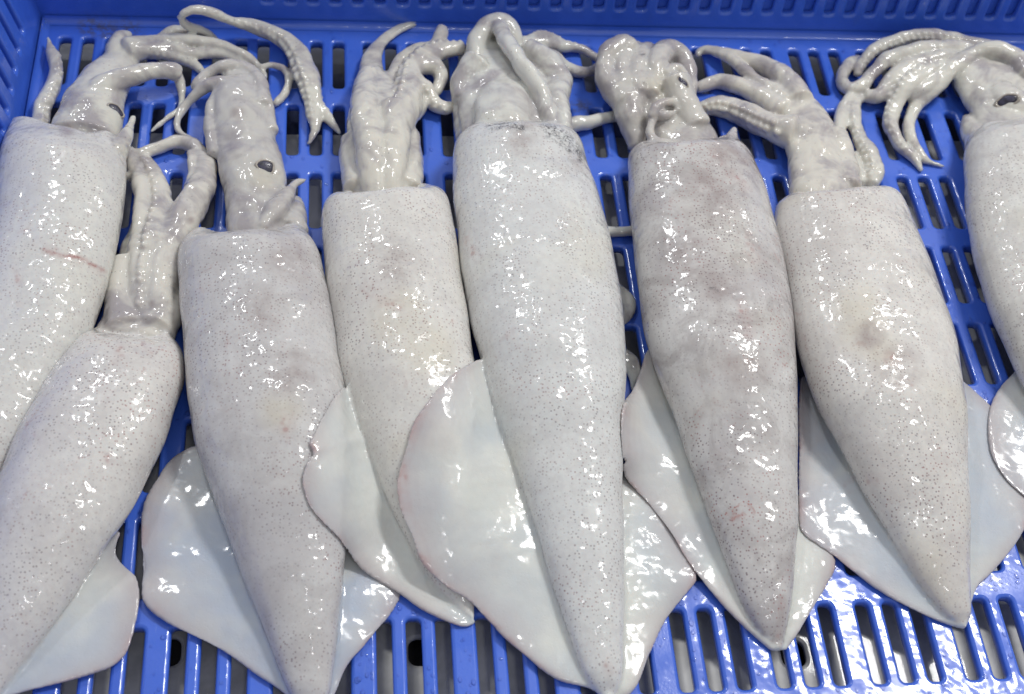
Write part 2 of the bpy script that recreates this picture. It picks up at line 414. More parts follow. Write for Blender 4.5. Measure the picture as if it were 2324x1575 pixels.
def mantle(b, st, tip, tilt=0.011, hr=0.59, nu=84, nr=44):
    st = np.asarray(st, float)
    L = crom(np.vstack([st[:, :2], [tip]]), 260); R = crom(np.vstack([st[:, 2:], [tip]]), 260)
    # resample both sides by station so that they stay opposite each other
    k = len(st) + 1
    def by_station(P):
        Q = np.vstack([2 * P[0] - P[1], P, 2 * P[-1] - P[-2]]); out = []
        for i in range(k - 1):
            p0, p1, p2, p3 = Q[i:i + 4]; t = np.linspace(0, 1, 13)[:-1, None]
            out.append(0.5 * (2 * p1 + (p2 - p0) * t + (2 * p0 - 5 * p1 + 4 * p2 - p3) * t ** 2 + (3 * p1 - p0 - 3 * p2 + p3) * t ** 3))
        out.append(P[-1:]); return np.vstack(out)
    L = by_station(np.vstack([st[:, :2], [tip]])); R = by_station(np.vstack([st[:, 2:], [tip]]))
    zc = np.full(len(L), 0.012)
    for _ in range(4):
        wl, wr = unproj(L[:, 0], L[:, 1], zc), unproj(R[:, 0], R[:, 1], zc)
        wd = np.linalg.norm(wr - wl, axis=1)
        hgt = np.maximum(hr * wd, 0.003) * np.clip(0.80 + 0.2 * np.arange(len(L)) / 14, 0, 1)
        hgt = np.minimum(hgt, 0.034)
        zc = 0.0006 + 0.44 * hgt
    C = 0.5 * (wl + wr); S = (wr - wl); S[-1] = S[-2] * 0.02
    # even spacing
    s = np.concatenate([[0], np.cumsum(np.linalg.norm(np.diff(C, axis=0), axis=1))])
    u = s[-1] * np.linspace(0, 1, nu)
    g = lambda a: np.stack([np.interp(u, s, a[:, i]) for i in range(3)], 1)
    C2, S2 = g(C), g(S); h2 = np.interp(u, s, hgt); z2 = np.interp(u, s, zc)
    T = np.gradient(C2, axis=0); T[:, 2] = 0; T /= np.linalg.norm(T, axis=1)[:, None]
    th = np.linspace(0, 2 * math.pi, nr, endpoint=False)
    V = []
    for i in range(nu):
        hw = np.linalg.norm(S2[i]) / 2; sd = S2[i] / max(np.linalg.norm(S2[i]), 1e-9)
        e = 2 / 2.06
        cx = np.sign(np.cos(th)) * np.abs(np.cos(th)) ** e
        sz = np.sign(np.sin(th)) * np.abs(np.sin(th)) ** e
        up = np.where(sz > 0, sz * (h2[i] - z2[i]), sz * (z2[i] - 0.0004))
        frac = np.clip((up + z2[i]) / max(h2[i], 1e-6), 0, 1)
        P = C2[i][None] * [1, 1, 0] + sd[None] * (cx * hw)[:, None] * [1, 1, 0]
        P[:, 2] = z2[i] + up
        P += T[i][None] * (tilt * frac ** 1.5 * math.exp(-u[i] / 0.030))[:, None]
        lobe = 0.0030 * np.exp(-((np.abs(cx) - 0.80) / 0.22) ** 2) * np.clip(sz + 0.5, 0, 1) + 0.0007 * np.sin(5 * th + len(st)) + 0.0005 * np.sin(9 * th + 2.0 * len(st) + tip[0])
        P -= T[i][None] * (lobe * math.exp(-u[i] / 0.011))[:, None]
        V.append(P)
    V = np.vstack(V); F = []
    for i in range(nu - 1):
        for j in range(nr):
            k2 = (j + 1) % nr; F.append([i * nr + j, i * nr + k2, (i + 1) * nr + k2, (i + 1) * nr + j])
    # open collar: a lip turned in, then a hollow behind it
    c0 = V[:nr].mean(0); n0 = len(V)
    r1 = c0 + (V[:nr] - c0) * 0.90 - T[0] * 0.0008
    r2 = c0 + (V[:nr] - c0) * 0.80 + T[0] * 0.004
    V = np.vstack([V, r1, r2, (c0 + T[0] * 0.006)[None], V[(nu - 1) * nr:nu * nr].mean(0)[None]])
    for j in range(nr):
        k2 = (j + 1) % nr
        F.append([j, n0 + j, n0 + k2, k2]); F.append([n0 + j, n0 + nr + j, n0 + nr + k2, n0 + k2])
        F.append([n0 + nr + j, n0 + 2 * nr, n0 + nr + k2]); F.append([(nu - 1) * nr + j, (nu - 1) * nr + k2, n0 + 2 * nr + 1])
    A = np.zeros((len(V), 4)); A[:, 0] = 1
    b.add(V, F, A)
    b.st = st; b.tip = np.array(tip, float); b.h = h2

def smooth_grid(Z, it):
    for _ in range(it):
        P = np.pad(Z, 1, mode='edge')
        Z = (P[1:-1, 1:-1] * 2 + P[:-2, 1:-1] + P[2:, 1:-1] + P[1:-1, :-2] + P[1:-1, 2:]) / 6
    return Z

def fin(b, side, u0, outer, under, zroot=0.0065, zedge=0.0022, n=72, mm=18, ripple=0.0007, lift=0.0016, stretch=50):
    """side -1 left, +1 right edge of the mantle; outer = rim; under = tree of what already lies below"""
    edge = b.st[:, :2] if side < 0 else b.st[:, 2:]
    oth = b.st[:, 2:] if side < 0 else b.st[:, :2]
    inn = np.vstack([edge * 0.72 + oth * 0.28, b.tip[None]])
    root = crom(inn, 200)
    i0 = int(u0 * 199)
    root = root[i0:]; root = root[np.linspace(0, len(root) - 1, n).astype(int)]
    first = root[0] * 0.35 + np.asarray(outer[0], float) * 0.65
    out = crom(np.vstack([first[None], outer]), n)
    v = np.linspace(0, 1, mm)
    PX = root[:, None, :] * (1 - v)[None, :, None] + out[:, None, :] * v[None, :, None]
    ph = rng.uniform(0, 6.28)
    hu = np.interp(np.linspace(u0, 1, n), np.linspace(0, 1, len(b.h)), b.h)
    zr = np.minimum(zroot, 0.36 * hu)[:, None]
    zb = zr * (1 - v)[None, :] + np.minimum(zedge, zr) * v[None, :] + ripple * (v ** 3)[None, :] * np.sin(np.linspace(0, 17, n) + ph)[:, None] + ripple * (v ** 2)[None, :] * np.sin(np.linspace(0, 7, n) + 2 * ph)[:, None]
    Z = zb.copy()
    if under is not None:
        hit = np.zeros_like(Z)
        for i in range(n):
            for j in range(mm):
                d = ray_dir(*PX[i, j])
                loc, nor, idx, dist = under.ray_cast(Vector(CAM), Vector(d))
                if loc is not None: hit[i, j] = loc.z + lift
        base_z = np.maximum(Z, hit); Z = base_z.copy()
        for _ in range(stretch):                      # skin pulled taut over what it lies on
            P = np.pad(Z, 1, mode='edge')
            A = (P[:-2, 1:-1] + P[2:, 1:-1] + P[1:-1, :-2] + P[1:-1, 2:]) / 4
            A[:, 0] = base_z[:, 0]
            Z = np.maximum(base_z, A)
        Z = np.maximum(smooth_grid(Z, 3), np.maximum(hit, zb * 0.6))
    top = unproj(PX[..., 0], PX[..., 1], Z)
    thk = (0.0034 * (1 - v) + 0.0016 * v)[None, :] * np.ones((n, 1)); thk[:, -1] = 0.0012
    bot = top - np.array([0, 0, 1.0]) * thk[..., None]
    bot[..., 2] = np.maximum(bot[..., 2], 0.0002)
    V = np.vstack([top.reshape(-1, 3), bot.reshape(-1, 3)]); F = []; o = n * mm
    for i in range(n - 1):
        for j in range(mm - 1):
            a = [i * mm + j, (i + 1) * mm + j, (i + 1) * mm + j + 1, i * mm + j + 1]
            F.append(a); F.append([x + o for x in a[::-1]])
    for i in range(n - 1):
        for j in (0, mm - 1): F.append([i * mm + j, i * mm + j + o, (i + 1) * mm + j + o, (i + 1) * mm + j])
    for j in range(mm - 1):
        for i in (0, n - 1): F.append([i * mm + j, i * mm + j + 1, i * mm + j + 1 + o, i * mm + j + o])
    A = np.zeros((len(V), 4)); A[:, 1] = 1
    ev = np.tile(v, n); A[:, 2] = np.concatenate([ev, ev])
    b.add(V, F, A)

def tube(b, pts, lift=0.0, suck=0, flat=1.0, nr=None, head=1.0):
    """a limb along (x, y, r[, extra height in mm]) points; rests on the floor plus its lift"""
    P = np.array([(p[0], p[1], p[2], (p[3] if len(p) > 3 else 0.0)) for p in pts], float)
    if nr is None: nr = int(min(40, max(12, P[:, 2].max() * 0.55)))
    ln = np.linalg.norm(np.diff(P[:, :2], axis=0), axis=1).sum()
    n = max(8, int(ln / 7))
    if P[:, 2].max() < 34: P[:, 2] *= 0.90
    C = crom(P, n); C[:, 2] = np.maximum(C[:, 2], 2.5)
    r = C[:, 2] * 0.0002
    for _ in range(3):
        z = r * flat + 0.0004 + lift * 0.001 + C[:, 3] * 0.001
        c = unproj(C[:, 0], C[:, 1], z)
        r = C[:, 2] * np.array([px_scale(q) for q in c])
    T = np.gradient(c, axis=0); T /= np.maximum(np.linalg.norm(T, axis=1), 1e-9)[:, None]
    up = np.array([0, 0, 1.0])
    S = np.cross(T, up); S /= np.maximum(np.linalg.norm(S, axis=1), 1e-6)[:, None]
    N = np.cross(S, T)
    th = np.linspace(0, 2 * math.pi, nr, endpoint=False)
    V = [c[i] + r[i] * (np.cos(th)[:, None] * S[i] + flat * np.sin(th)[:, None] * N[i]) for i in range(n)]
    V = np.vstack([np.vstack(V), (c[0] - T[0] * r[0] * 0.6)[None], (c[-1] + T[-1] * r[-1] * 0.6)[None]])
    V[:, 2] = np.maximum(V[:, 2], 0.0002)
    F = []
    for i in range(n - 1):
        for j in range(nr):
            k = (j + 1) % nr; F.append([i * nr + j, i * nr + k, (i + 1) * nr + k, (i + 1) * nr + j][::-1])
    for j in range(nr):
        k = (j + 1) % nr
        F.append([n * nr, j, k][::-1]); F.append([n * nr + 1, (n - 1) * nr + k, (n - 1) * nr + j][::-1])
    A = np.zeros((len(V), 4)); A[:, 3] = head; A[:, 0] = 1 - head
    b.add(V, F, A)
    if suck:      # two rows of suckers along one side
        s = 0.0
        step = 0.0017
        acc = np.concatenate([[0], np.cumsum(np.linalg.norm(np.diff(c, axis=0), axis=1))])
        q = 0
        for d in np.arange(acc[-1] * 0.12, acc[-1] * 0.97, step):
            i = int(np.searchsorted(acc, d)); i = min(i, n - 1)
            q += 1
            a = math.radians(28 if q % 2 else 62)
            dirv = S[i] * math.cos(a) * suck + N[i] * math.sin(a)
            blob(b, c[i] + dirv * r[i] * 1.0, max(0.0005, r[i] * 0.27))
def blob(b, p, r, sq=(1, 1, 1), head=1.0, nu=7, nv=5):
    V = [(0, 0, r)]; F = []
    for i in range(1, nv):
        a = math.pi * i / nv
        for j in range(nu):
            t = 2 * math.pi * j / nu; V.append((r * math.sin(a) * math.cos(t), r * math.sin(a) * math.sin(t), r * math.cos(a)))
    V.append((0, 0, -r)); L = len(V) - 1
    for j in range(nu):
        k = (j + 1) % nu; F.append([0, 1 + j, 1 + k]); F.append([L, 1 + (nv - 2) * nu + k, 1 + (nv - 2) * nu + j])
        for i in range(nv - 2): F.append([1 + i * nu + j, 1 + (i + 1) * nu + j, 1 + (i + 1) * nu + k, 1 + i * nu + k])
    V = np.array(V) * np.array(sq) + p
    A = np.zeros((len(V), 4)); A[:, 3] = head; A[:, 0] = 1 - head
    b.add(V, F, A)
def lump(b, x, y, r, z, head=1.0, sq=(1, 1, 0.8)):
    p = unproj(x, y, z * 0.001); blob(b, p, r * px_scale(p), sq, head, 16, 10)

below_V, below_F = [], []
def under_tree():
    if not below_V: return None
    off = 0; F = []
    for V, f in zip(below_V, below_F):
        F += [[i + off for i in x] for x in f]; off += len(V)
    return BVHTree.FromPolygons([Vector(v) for v in np.vstack(below_V)], F)

def wobble(P, amp, wave, seed):
    r = np.random.default_rng(seed); o = np.zeros(len(P))
    for _ in range(7):
        k = r.normal(size=3); k *= 2 * math.pi / (wave * r.uniform(0.6, 1.6)) / np.linalg.norm(k)
        o += np.sin(P @ k + r.uniform(0, 6.28))
    return o * amp / 2.6

VOX = 0.00068
GROUP = 'fresh squids laid side by side in the blue crate'
def finish(b, label, mat, seed, eyes=(), red=(), ink=(), yellow=(), dusk=(), scratch=()):
    V, A = b.verts(), b.atts()
    below_V.append(V); below_F.append(b.F)
    tree = BVHTree.FromPolygons([Vector(v) for v in V], b.F)
    base = V.mean(0).copy(); base[2] = 0.0
    me = bpy.data.meshes.new('shape'); me.from_pydata([tuple(v) for v in V], [], b.F); me.update()
    tmp = bpy.data.objects.new('shape', me); col.objects.link(tmp)
    md = tmp.modifiers.new('join', 'REMESH'); md.mode = 'VOXEL'; md.voxel_size = VOX; md.adaptivity = 0.0; md.use_smooth_shade = True
    ms = tmp.modifiers.new('soft', 'SMOOTH'); ms.factor = 0.5; ms.iterations = 4
    dg = bpy.context.evaluated_depsgraph_get()
    out = bpy.data.meshes.new_from_object(tmp.evaluated_get(dg)); out.name = 'body'
    bpy.data.objects.remove(tmp); bpy.data.meshes.remove(me)
    n = len(out.vertices)
    P = np.empty(n * 3); out.vertices.foreach_get('co', P); P = P.reshape(-1, 3)
    kd = KDTree(len(V))
    for i, v in enumerate(V): kd.insert(v, i)
    kd.balance()
    idx = np.fromiter((kd.find(p)[1] for p in P), dtype=np.int64, count=n)
    a = A[idx]
    E = np.empty(len(out.edges) * 2, dtype=np.int32); out.edges.foreach_get('vertices', E); E = E.reshape(-1, 2)
    deg = np.bincount(E.ravel(), minlength=n).astype(float)[:, None]
    for _ in range(3):
        s = np.zeros_like(a)
        for kk in range(4):
            s[:, kk] = np.bincount(E[:, 0], a[E[:, 1], kk], n) + np.bincount(E[:, 1], a[E[:, 0], kk], n)
        a = 0.4 * a + 0.6 * s / deg
    N = np.empty(n * 3); out.vertices.foreach_get('normal', N); N = N.reshape(-1, 3)
    hw = np.clip(a[:, 3:4] * 1.2, 0, 1)
    for it in range(6):
        s = np.zeros_like(P)
        for kk in range(3):
            s[:, kk] = np.bincount(E[:, 0], P[E[:, 1], kk], n) + np.bincount(E[:, 1], P[E[:, 0], kk], n)
        P = P + (0.6 if it % 2 == 0 else -0.56) * hw * (s / deg - P)
    amp = 0.00030 * a[:, 0] + 0.00042 * a[:, 1]
    d = wobble(P, 1.0, 0.030, seed) * amp + a[:, 3] * (wobble(P, 0.00034, 0.013, seed + 5) + wobble(P, 0.00010, 0.0055, seed + 9))
    P = P + N * d[:, None]
    q = (P - CAM) @ R3; qx = W / 2 - q[:, 0] / q[:, 2] * FPX; qy = H / 2 + q[:, 1] / q[:, 2] * FPX
    upf = np.clip(N[:, 2] * 1.5, 0, 1)
    def spots(L):
        m = np.zeros(n)
        for (x, y, r) in L: m = np.maximum(m, np.clip(1.25 - np.hypot(qx - x, qy - y) / r, 0, 1))
        return m * m * (3 - 2 * m) * upf
    def lines(L):
        m = np.zeros(n)
        for (pl, wd) in L:
            for (x0, y0), (x1, y1) in zip(pl[:-1], pl[1:]):
                t = np.clip(((qx - x0) * (x1 - x0) + (qy - y0) * (y1 - y0)) / ((x1 - x0) ** 2 + (y1 - y0) ** 2), 0, 1)
                m = np.maximum(m, np.clip(1.4 - np.hypot(qx - x0 - t * (x1 - x0), qy - y0 - t * (y1 - y0)) / wd, 0, 1))
        return m * upf
    extra = {'scratch': lines(scratch), 'red': lines(red), 'ink': lines(ink), 'yellow': spots(yellow), 'dusk': spots(dusk)}
    P -= base
    out.vertices.foreach_set('co', P.ravel()); 
    for kk, nm in enumerate(ATT):
        at = out.attributes.new(nm, 'FLOAT', 'POINT'); at.data.foreach_set('value', a[:, kk].astype(np.float32))
    for nm, v_ in extra.items():
        at = out.attributes.new(nm, 'FLOAT', 'POINT'); at.data.foreach_set('value', v_.astype(np.float32))
    out.polygons.foreach_set('use_smooth', [True] * len(out.polygons))
    out.materials.clear(); out.materials.append(mat); out.update()
    root = empty('squid', label, 'squid', tuple(base), GROUP)
    o = bpy.data.objects.new('body', out); col.objects.link(o); o.parent = root
    for (ex, ey, er, ecc, ang, rimw) in eyes:
        loc, nor, _, _ = tree.ray_cast(Vector(CAM), Vector(ray_dir(ex, ey)))
        if loc is None: continue
        vd = (Vector(CAM) - loc).normalized()
        nz = (nor.normalized() * 0.6 + vd * 0.6).normalized()
        rw = er * px_scale(np.array(loc))
        xa = Vector(R3[:, 0]) * math.cos(ang) + Vector(R3[:, 1]) * math.sin(ang)
        xa = (xa - nz * xa.dot(nz)).normalized(); ya = nz.cross(xa)
        def dome(r0, hgt, sink, rn=18, k=5, ring=None):
            Vv, Ff = [], []
            for i in range(k + 1):
                t = i / k
                rr = r0 * math.cos(t * math.pi / 2) if ring is None else r0 + ring * math.cos(math.pi * t)
                hh = hgt * math.sin(t * math.pi / 2) if ring is None else hgt * math.sin(math.pi * t)
                rr = max(rr, 1e-6)
                for j in range(rn):
                    th = 2 * math.pi * j / rn
                    wv = 1 + 0.13 * math.sin(2 * th + seed) + 0.09 * math.sin(3 * th + 2 * seed) + 0.04 * math.sin(5 * th)
                    q = loc + nz * (hh - sink) + xa * (rr * wv * math.cos(th)) + ya * (rr * wv * ecc * math.sin(th))
                    Vv.append(np.array(q) - base)
            for i in range(k):
                for j in range(rn):
                    j2 = (j + 1) % rn; Ff.append([i * rn + j, i * rn + j2, (i + 1) * rn + j2, (i + 1) * rn + j])
            return Vv, Ff
        Vv, Ff = dome(rw * (1 + rimw), rw * 0.16, 0.0003, ring=rw * rimw)
        e = link_mesh('eye', Vv, Ff, M_LID, root)
        Vv, Ff = dome(rw * 1.02, rw * 0.22, 0.0002)
        link_mesh('pupil', Vv, Ff, M_EYE, e)
    return root

# ---- squid at the far left
b = Body()
mantle(b, [(30, 268, 286, 322), (6, 330, 287, 395), (-8, 420, 279, 480), (-25, 520, 262, 570), (-50, 620, 236, 670), (-88, 740, 195, 780),
           (-150, 870, 125, 895), (-220, 1010, 50, 1025), (-280, 1130, -50, 1150), (-300, 1270, -170, 1290)], (-270, 1400), 0.010)
tube(b, [(190, 310, 78), (205, 262, 74), (222, 215, 66), (250, 168, 52), (282, 130, 38), (315, 108, 26)], flat=0.62)
tube(b, [(262, 350, 30, 10), (284, 312, 20, 11), (303, 266, 6, 11)])                     # raised collar corner
tube(b, [(205, 250, 36), (232, 206, 34, 5), (280, 178, 25, 9), (340, 162, 21, 9), (385, 162, 22, 7), (402, 168, 20, 5)])
tube(b, [(402, 168, 14, 3), (412, 205, 11), (408, 245, 9), (380, 268, 8), (352, 290, 5), (342, 300, 3)])
tube(b, [(290, 112, 30, 3), (350, 93, 18, 4), (420, 91, 16, 4), (500, 104, 14, 3), (560, 128, 13, 2), (595, 165, 10), (602, 182, 7)])
tube(b, [(295, 122, 26, 3), (370, 110, 17, 3), (440, 122, 14, 2), (510, 124, 13, 1), (552, 150, 11), (560, 170, 8)], suck=-1)
tube(b, [(315, 115, 22, 2), (380, 125, 15, 2), (430, 140, 13), (462, 166, 9), (470, 180, 6)], suck=1)
tube(b, [(262, 140, 30), (264, 105, 24, 2), (276, 84, 20, 3), (296, 80, 12, 3)])
tube(b, [(350, 92, 9, 3), (385, 74, 14, 3), (425, 70, 14, 3), (470, 88, 11), (485, 96, 8)])
tube(b, [(490, 96, 8), (465, 72, 11, 5), (425, 58, 12, 10), (412, 36, 11, 17), (440, 22, 12, 19), (480, 28, 14, 16), (525, 48, 15, 10), (570, 58, 17, 6),
         (620, 77, 22, 3), (665, 110, 27), (690, 158, 31), (705, 205, 29), (712, 250, 21), (715, 290, 15), (703, 322, 6), (696, 327, 4)], suck=1)
tube(b, [(698, 190, 26), (722, 238, 18), (744, 270, 13), (766, 296, 7), (772, 304, 4)], suck=-1)
tube(b, [(590, 152, 9, 2), (622, 148, 8, 2), (648, 160, 9, 2), (656, 185, 10, 1), (645, 214, 10), (622, 238, 9)])
tube(b, [(108, 84, 4, 4), (116, 112, 12, 2), (127, 150, 19), (124, 185, 20), (108, 220, 21), (94, 252, 23), (90, 290, 24)], suck=-1)
finish(b, 'pale squid with a red scratch across its body, cut off by the left edge', squid_material((1.0, 1.0, 0.97), 0.9, 0.5, 0.15, 0.1, 1.3), 1,
       [(262, 250, 17, 0.66, -0.5, 0.14)],
       scratch=[([(100, 566), (135, 580), (175, 583), (205, 598), (240, 616)], 4.5)], red=[([(110, 570), (240, 615)], 14), ([(30, 600), (45, 640), (40, 690)], 9)], dusk=[(150, 295, 22)])

# ---- small slanting squid at the lower left
b = Body()
mantle(b, [(204, 736, 386, 748), (186, 754, 416, 795), (150, 800, 418, 860), (105, 868, 398, 925), (60, 950, 365, 1015), (15, 1050, 322, 1110),
           (-25, 1150, 272, 1195), (-55, 1250, 212, 1280), (-70, 1350, 152, 1368), (-75, 1440, 97, 1445), (-65, 1530, 42, 1518), (-45, 1590, 2, 1572)], (-22, 1606), 0.011)
tube(b, [(300, 770, 88), (318, 715, 78), (328, 660, 70), (332, 605, 64), (338, 550, 58), (348, 505, 44)], flat=0.48)
tube(b, [(350, 750, 50), (378, 700, 40), (385, 640, 30)]); tube(b, [(285, 750, 50), (280, 690, 42), (290, 600, 40)])
tube(b, [(322, 790, 30), (316, 700, 30, 6), (316, 625, 30, 7), (318, 560, 30, 6), (326, 490, 26, 6), (322, 430, 24, 3), (308, 385, 20), (298, 352, 15), (296, 338, 10)])
tube(b, [(335, 790, 34), (338, 690, 36, 4), (344, 610, 36, 5), (352, 545, 34, 6), (366, 470, 27, 4), (358, 415, 23, 2), (338, 375, 18), (318, 352, 13)], suck=-1)
tube(b, [(345, 790, 30), (358, 705, 34, 5), (368, 635, 38, 5), (378, 575, 40, 4), (410, 505, 38, 4), (442, 455, 36, 2), (464, 405, 30), (462, 362, 22), (438, 332, 17), (402, 322, 15), (360, 335, 15), (318, 348, 13), (292, 345, 9)])
tube(b, [(412, 470, 14, 2), (432, 420, 13, 5), (438, 375, 12, 5), (430, 345, 11, 4)])
tube(b, [(280, 404, 13, 1), (312, 402, 14, 2), (330, 400, 8, 2)])
fin(b, 1, 0.56, [(273, 1203), (266, 1235), (268, 1260), (290, 1288), (309, 1307), (316, 1340), (316, 1368), (310, 1400), (303, 1435), (287, 1480), (255, 1508), (216, 1523), (126, 1551), (54, 1570), (0, 1588)], under_tree())
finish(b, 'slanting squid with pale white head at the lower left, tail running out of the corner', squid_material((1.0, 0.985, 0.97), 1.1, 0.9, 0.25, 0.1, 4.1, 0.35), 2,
       red=[([(275, 790), (265, 815)], 14), ([(330, 780), (345, 790)], 14), ([(240, 1030), (250, 1050)], 12)], dusk=[(431, 500, 12), (345, 690, 10)])

# ---- grey squid with a dark eye and curled funnel
b = Body()
mantle(b, [(438, 512, 690, 500), (406, 552, 712, 540), (402, 620, 738, 625), (410, 720, 755, 720), (418, 820, 772, 820), (430, 940, 790, 930), (452, 1040, 797, 1040),
           (485, 1130, 795, 1140), (525, 1240, 788, 1243), (558, 1335, 776, 1335), (597, 1425, 766, 1425), (632, 1515, 758, 1515), (660, 1580, 745, 1580)], (705, 1640), 0.015)
tube(b, [(590, 560, 72), (584, 500, 70), (578, 440, 68), (570, 385, 72), (560, 330, 68), (550, 275, 67), (545, 225, 62), (548, 190, 50), (552, 165, 34)], flat=0.64)
tube(b, [(596, 240, 24, 8), (590, 185, 18, 8), (557, 154, 15, 8), (515, 147, 15, 9), (475, 166, 16, 6), (448, 190, 16, 4), (438, 200, 12, 3)])
tube(b, [(560, 230, 22, 8), (512, 192, 19, 7), (470, 195, 17, 6), (440, 218, 14, 3), (415, 246, 11), (402, 275, 9), (408, 300, 8), (436, 314, 5)])
tube(b, [(488, 350, 18, 6), (478, 290, 18, 6), (480, 240, 17, 6), (495, 205, 13, 7)])
tube(b, [(615, 300, 22, 6), (608, 250, 20, 7), (598, 205, 18, 9)])
tube(b, [(596, 520, 18, 12), (622, 484, 28, 10), (648, 450, 22, 9), (668, 420, 12, 8), (694, 407, 4, 8)])
tube(b, [(660, 530, 40), (668, 490, 30), (672, 455, 14)]); tube(b, [(600, 540, 44), (614, 450, 36), (614, 392, 34, 2), (594, 315, 30)]); tube(b, [(560, 540, 40), (545, 440, 34, 2), (528, 360, 32, 2), (515, 300, 28), (508, 240, 24)])
T3 = under_tree()
fin(b, -1, 0.42, [(424, 1016), (377, 1052), (345, 1106), (327, 1153), (318, 1210), (319, 1278), (321, 1339), (333, 1370), (377, 1408), (431, 1440), (521, 1487), (575, 1523), (640, 1569), (690, 1630)], T3)
fin(b, 1, 0.55, [(800, 1180), (860, 1250), (903, 1316), (910, 1348), (882, 1397), (829, 1462), (793, 1505), (764, 1569), (722, 1636)], None)
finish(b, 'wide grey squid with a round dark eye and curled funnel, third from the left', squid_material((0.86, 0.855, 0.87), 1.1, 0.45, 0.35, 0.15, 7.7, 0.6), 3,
       [(603, 378, 16, 0.92, 0.2, 0.16)], dusk=[(670, 830, 55), (640, 860, 45), (600, 700, 60), (660, 590, 60), (540, 260, 22)],
       yellow=[(640, 930, 60), (600, 400, 40)], red=[([(660, 930), (640, 1000)], 16), ([(455, 655), (462, 660)], 6)])

# ---- squid with the torn reddish fin lying on the grey one
b = Body()
mantle(b, [(768, 424, 975, 402), (737, 450, 1010, 432), (730, 520, 1030, 510), (738, 620, 1045, 610), (750, 720, 1062, 720), (768, 840, 1080, 830), (795, 930, 1092, 920),
           (830, 1015, 1097, 1010), (866, 1100, 1095, 1095), (903, 1185, 1085, 1185), (940, 1260, 1076, 1260), (985, 1325, 1073, 1320), (1030, 1372, 1078, 1370)], (1076, 1408), 0.017)
tube(b, [(868, 470, 66), (868, 420, 66), (868, 375, 66), (865, 325, 74), (862, 275, 76), (860, 232, 62), (850, 192, 44), (842, 155, 27), (848, 120, 19), (868, 92, 15), (905, 66, 13), (948, 50, 10), (980, 46, 5)], flat=0.62)
tube(b, [(815, 430, 40), (802, 370, 33), (808, 320, 36)]); tube(b, [(918, 430, 40), (928, 370, 33), (918, 310, 36)]); tube(b, [(852, 480, 30, 2), (848, 400, 34, 8), (838, 310, 38, 9), (828, 225, 34, 5), (838, 170, 24, 2)]); tube(b, [(884, 480, 28, 2), (886, 400, 32, 8), (894, 320, 38, 8), (892, 250, 38, 6)])
tube(b, [(895, 290, 44, 4), (922, 238, 36, 4), (930, 195, 30, 4), (935, 160, 25, 4), (965, 130, 24, 4), (1000, 116, 22, 3), (1050, 110, 17, 2)], suck=-1)
tube(b, [(905, 230, 22, 2), (892, 180, 18, 2), (905, 140, 17, 2), (945, 112, 18, 3), (985, 108, 18, 3)])
tube(b, [(975, 140, 22, 2), (990, 105, 21, 3), (1000, 78, 21, 4), (1003, 66, 17, 4)])
tube(b, [(935, 180, 26, 6), (968, 205, 22, 4), (985, 235, 20, 1), (1010, 246, 18, 1), (1030, 240, 14, 1)], suck=1)
tube(b, [(950, 150, 22, 5), (985, 150, 24, 3), (1000, 175, 20, 2), (990, 205, 16, 2), (965, 225, 14, 2)])
tube(b, [(910, 270, 30, 4), (945, 240, 26, 2), (952, 215, 20, 1)])
fin(b, -1, 0.40, [(768, 885), (733, 935), (712, 985), (702, 1006), (713, 1026), (697, 1048), (685, 1080), (685, 1105), (697, 1145), (726, 1181), (765, 1217), (787, 1250), (829, 1296), (911, 1347), (958, 1379), (1015, 1408), (1055, 1421), (1082, 1411)], under_tree())
finish(b, 'cream squid with a yellowish patch, its reddish fin draped over the wide grey squid', squid_material((1.02, 1.01, 0.985), 1.2, 0.5, 0.2, 0.25, 11.3), 4,
       yellow=[(900, 730, 80), (960, 780, 80), (990, 800, 60)], dusk=[(890, 600, 70), (848, 558, 9)], red=[([(830, 660), (900, 690)], 18), ([(705, 990), (712, 1020)], 10)])

# ---- largest squid in the middle
b = Body()
mantle(b, [(1062, 296, 1284, 298), (1035, 318, 1316, 326), (1027, 370, 1336, 385), (1030, 460, 1362, 460), (1042, 580, 1390, 570), (1060, 700, 1411, 690), (1085, 800, 1421, 800), (1112, 900, 1417, 900),
           (1146, 1000, 1412, 1000), (1180, 1090, 1412, 1090), (1213, 1190, 1413, 1190), (1245, 1300, 1415, 1300), (1280, 1415, 1416, 1410), (1315, 1510, 1412, 1500), (1345, 1558, 1404, 1550)], (1383, 1590), 0.006)
tube(b, [(1160, 340, 108), (1155, 285, 112), (1150, 235, 112), (1142, 190, 104), (1128, 148, 84), (1118, 112, 62), (1115, 90, 48)], flat=0.44)
tube(b, [(1078, 150, 22, 6), (1080, 105, 25, 8), (1100, 66, 27, 10), (1140, 52, 26, 10), (1160, 75, 24, 10), (1172, 115, 18, 7)])
tube(b, [(1130, 60, 20, 14), (1152, 98, 23, 18), (1180, 142, 23, 20), (1212, 186, 23, 18), (1238, 235, 24, 15), (1256, 285, 25, 12), (1268, 320, 22, 7)])
tube(b, [(1195, 112, 26, 8), (1238, 145, 34, 6), (1266, 188, 33, 4), (1264, 240, 28, 8), (1276, 300, 28, 8)])
tube(b, [(1140, 310, 68, 8), (1142, 255, 66, 9), (1144, 215, 58, 8), (1146, 188, 38, 6)], flat=0.6)
tube(b, [(1062, 310, 32), (1052, 270, 27), (1052, 225, 26)]); tube(b, [(1050, 225, 26, 4), (1048, 185, 26, 6), (1085, 145, 42, 6)])
tube(b, [(1185, 98, 18, 6), (1225, 98, 20, 4), (1270, 104, 16, 2), (1320, 112, 12), (1352, 130, 7), (1368, 142, 5)], suck=-1)
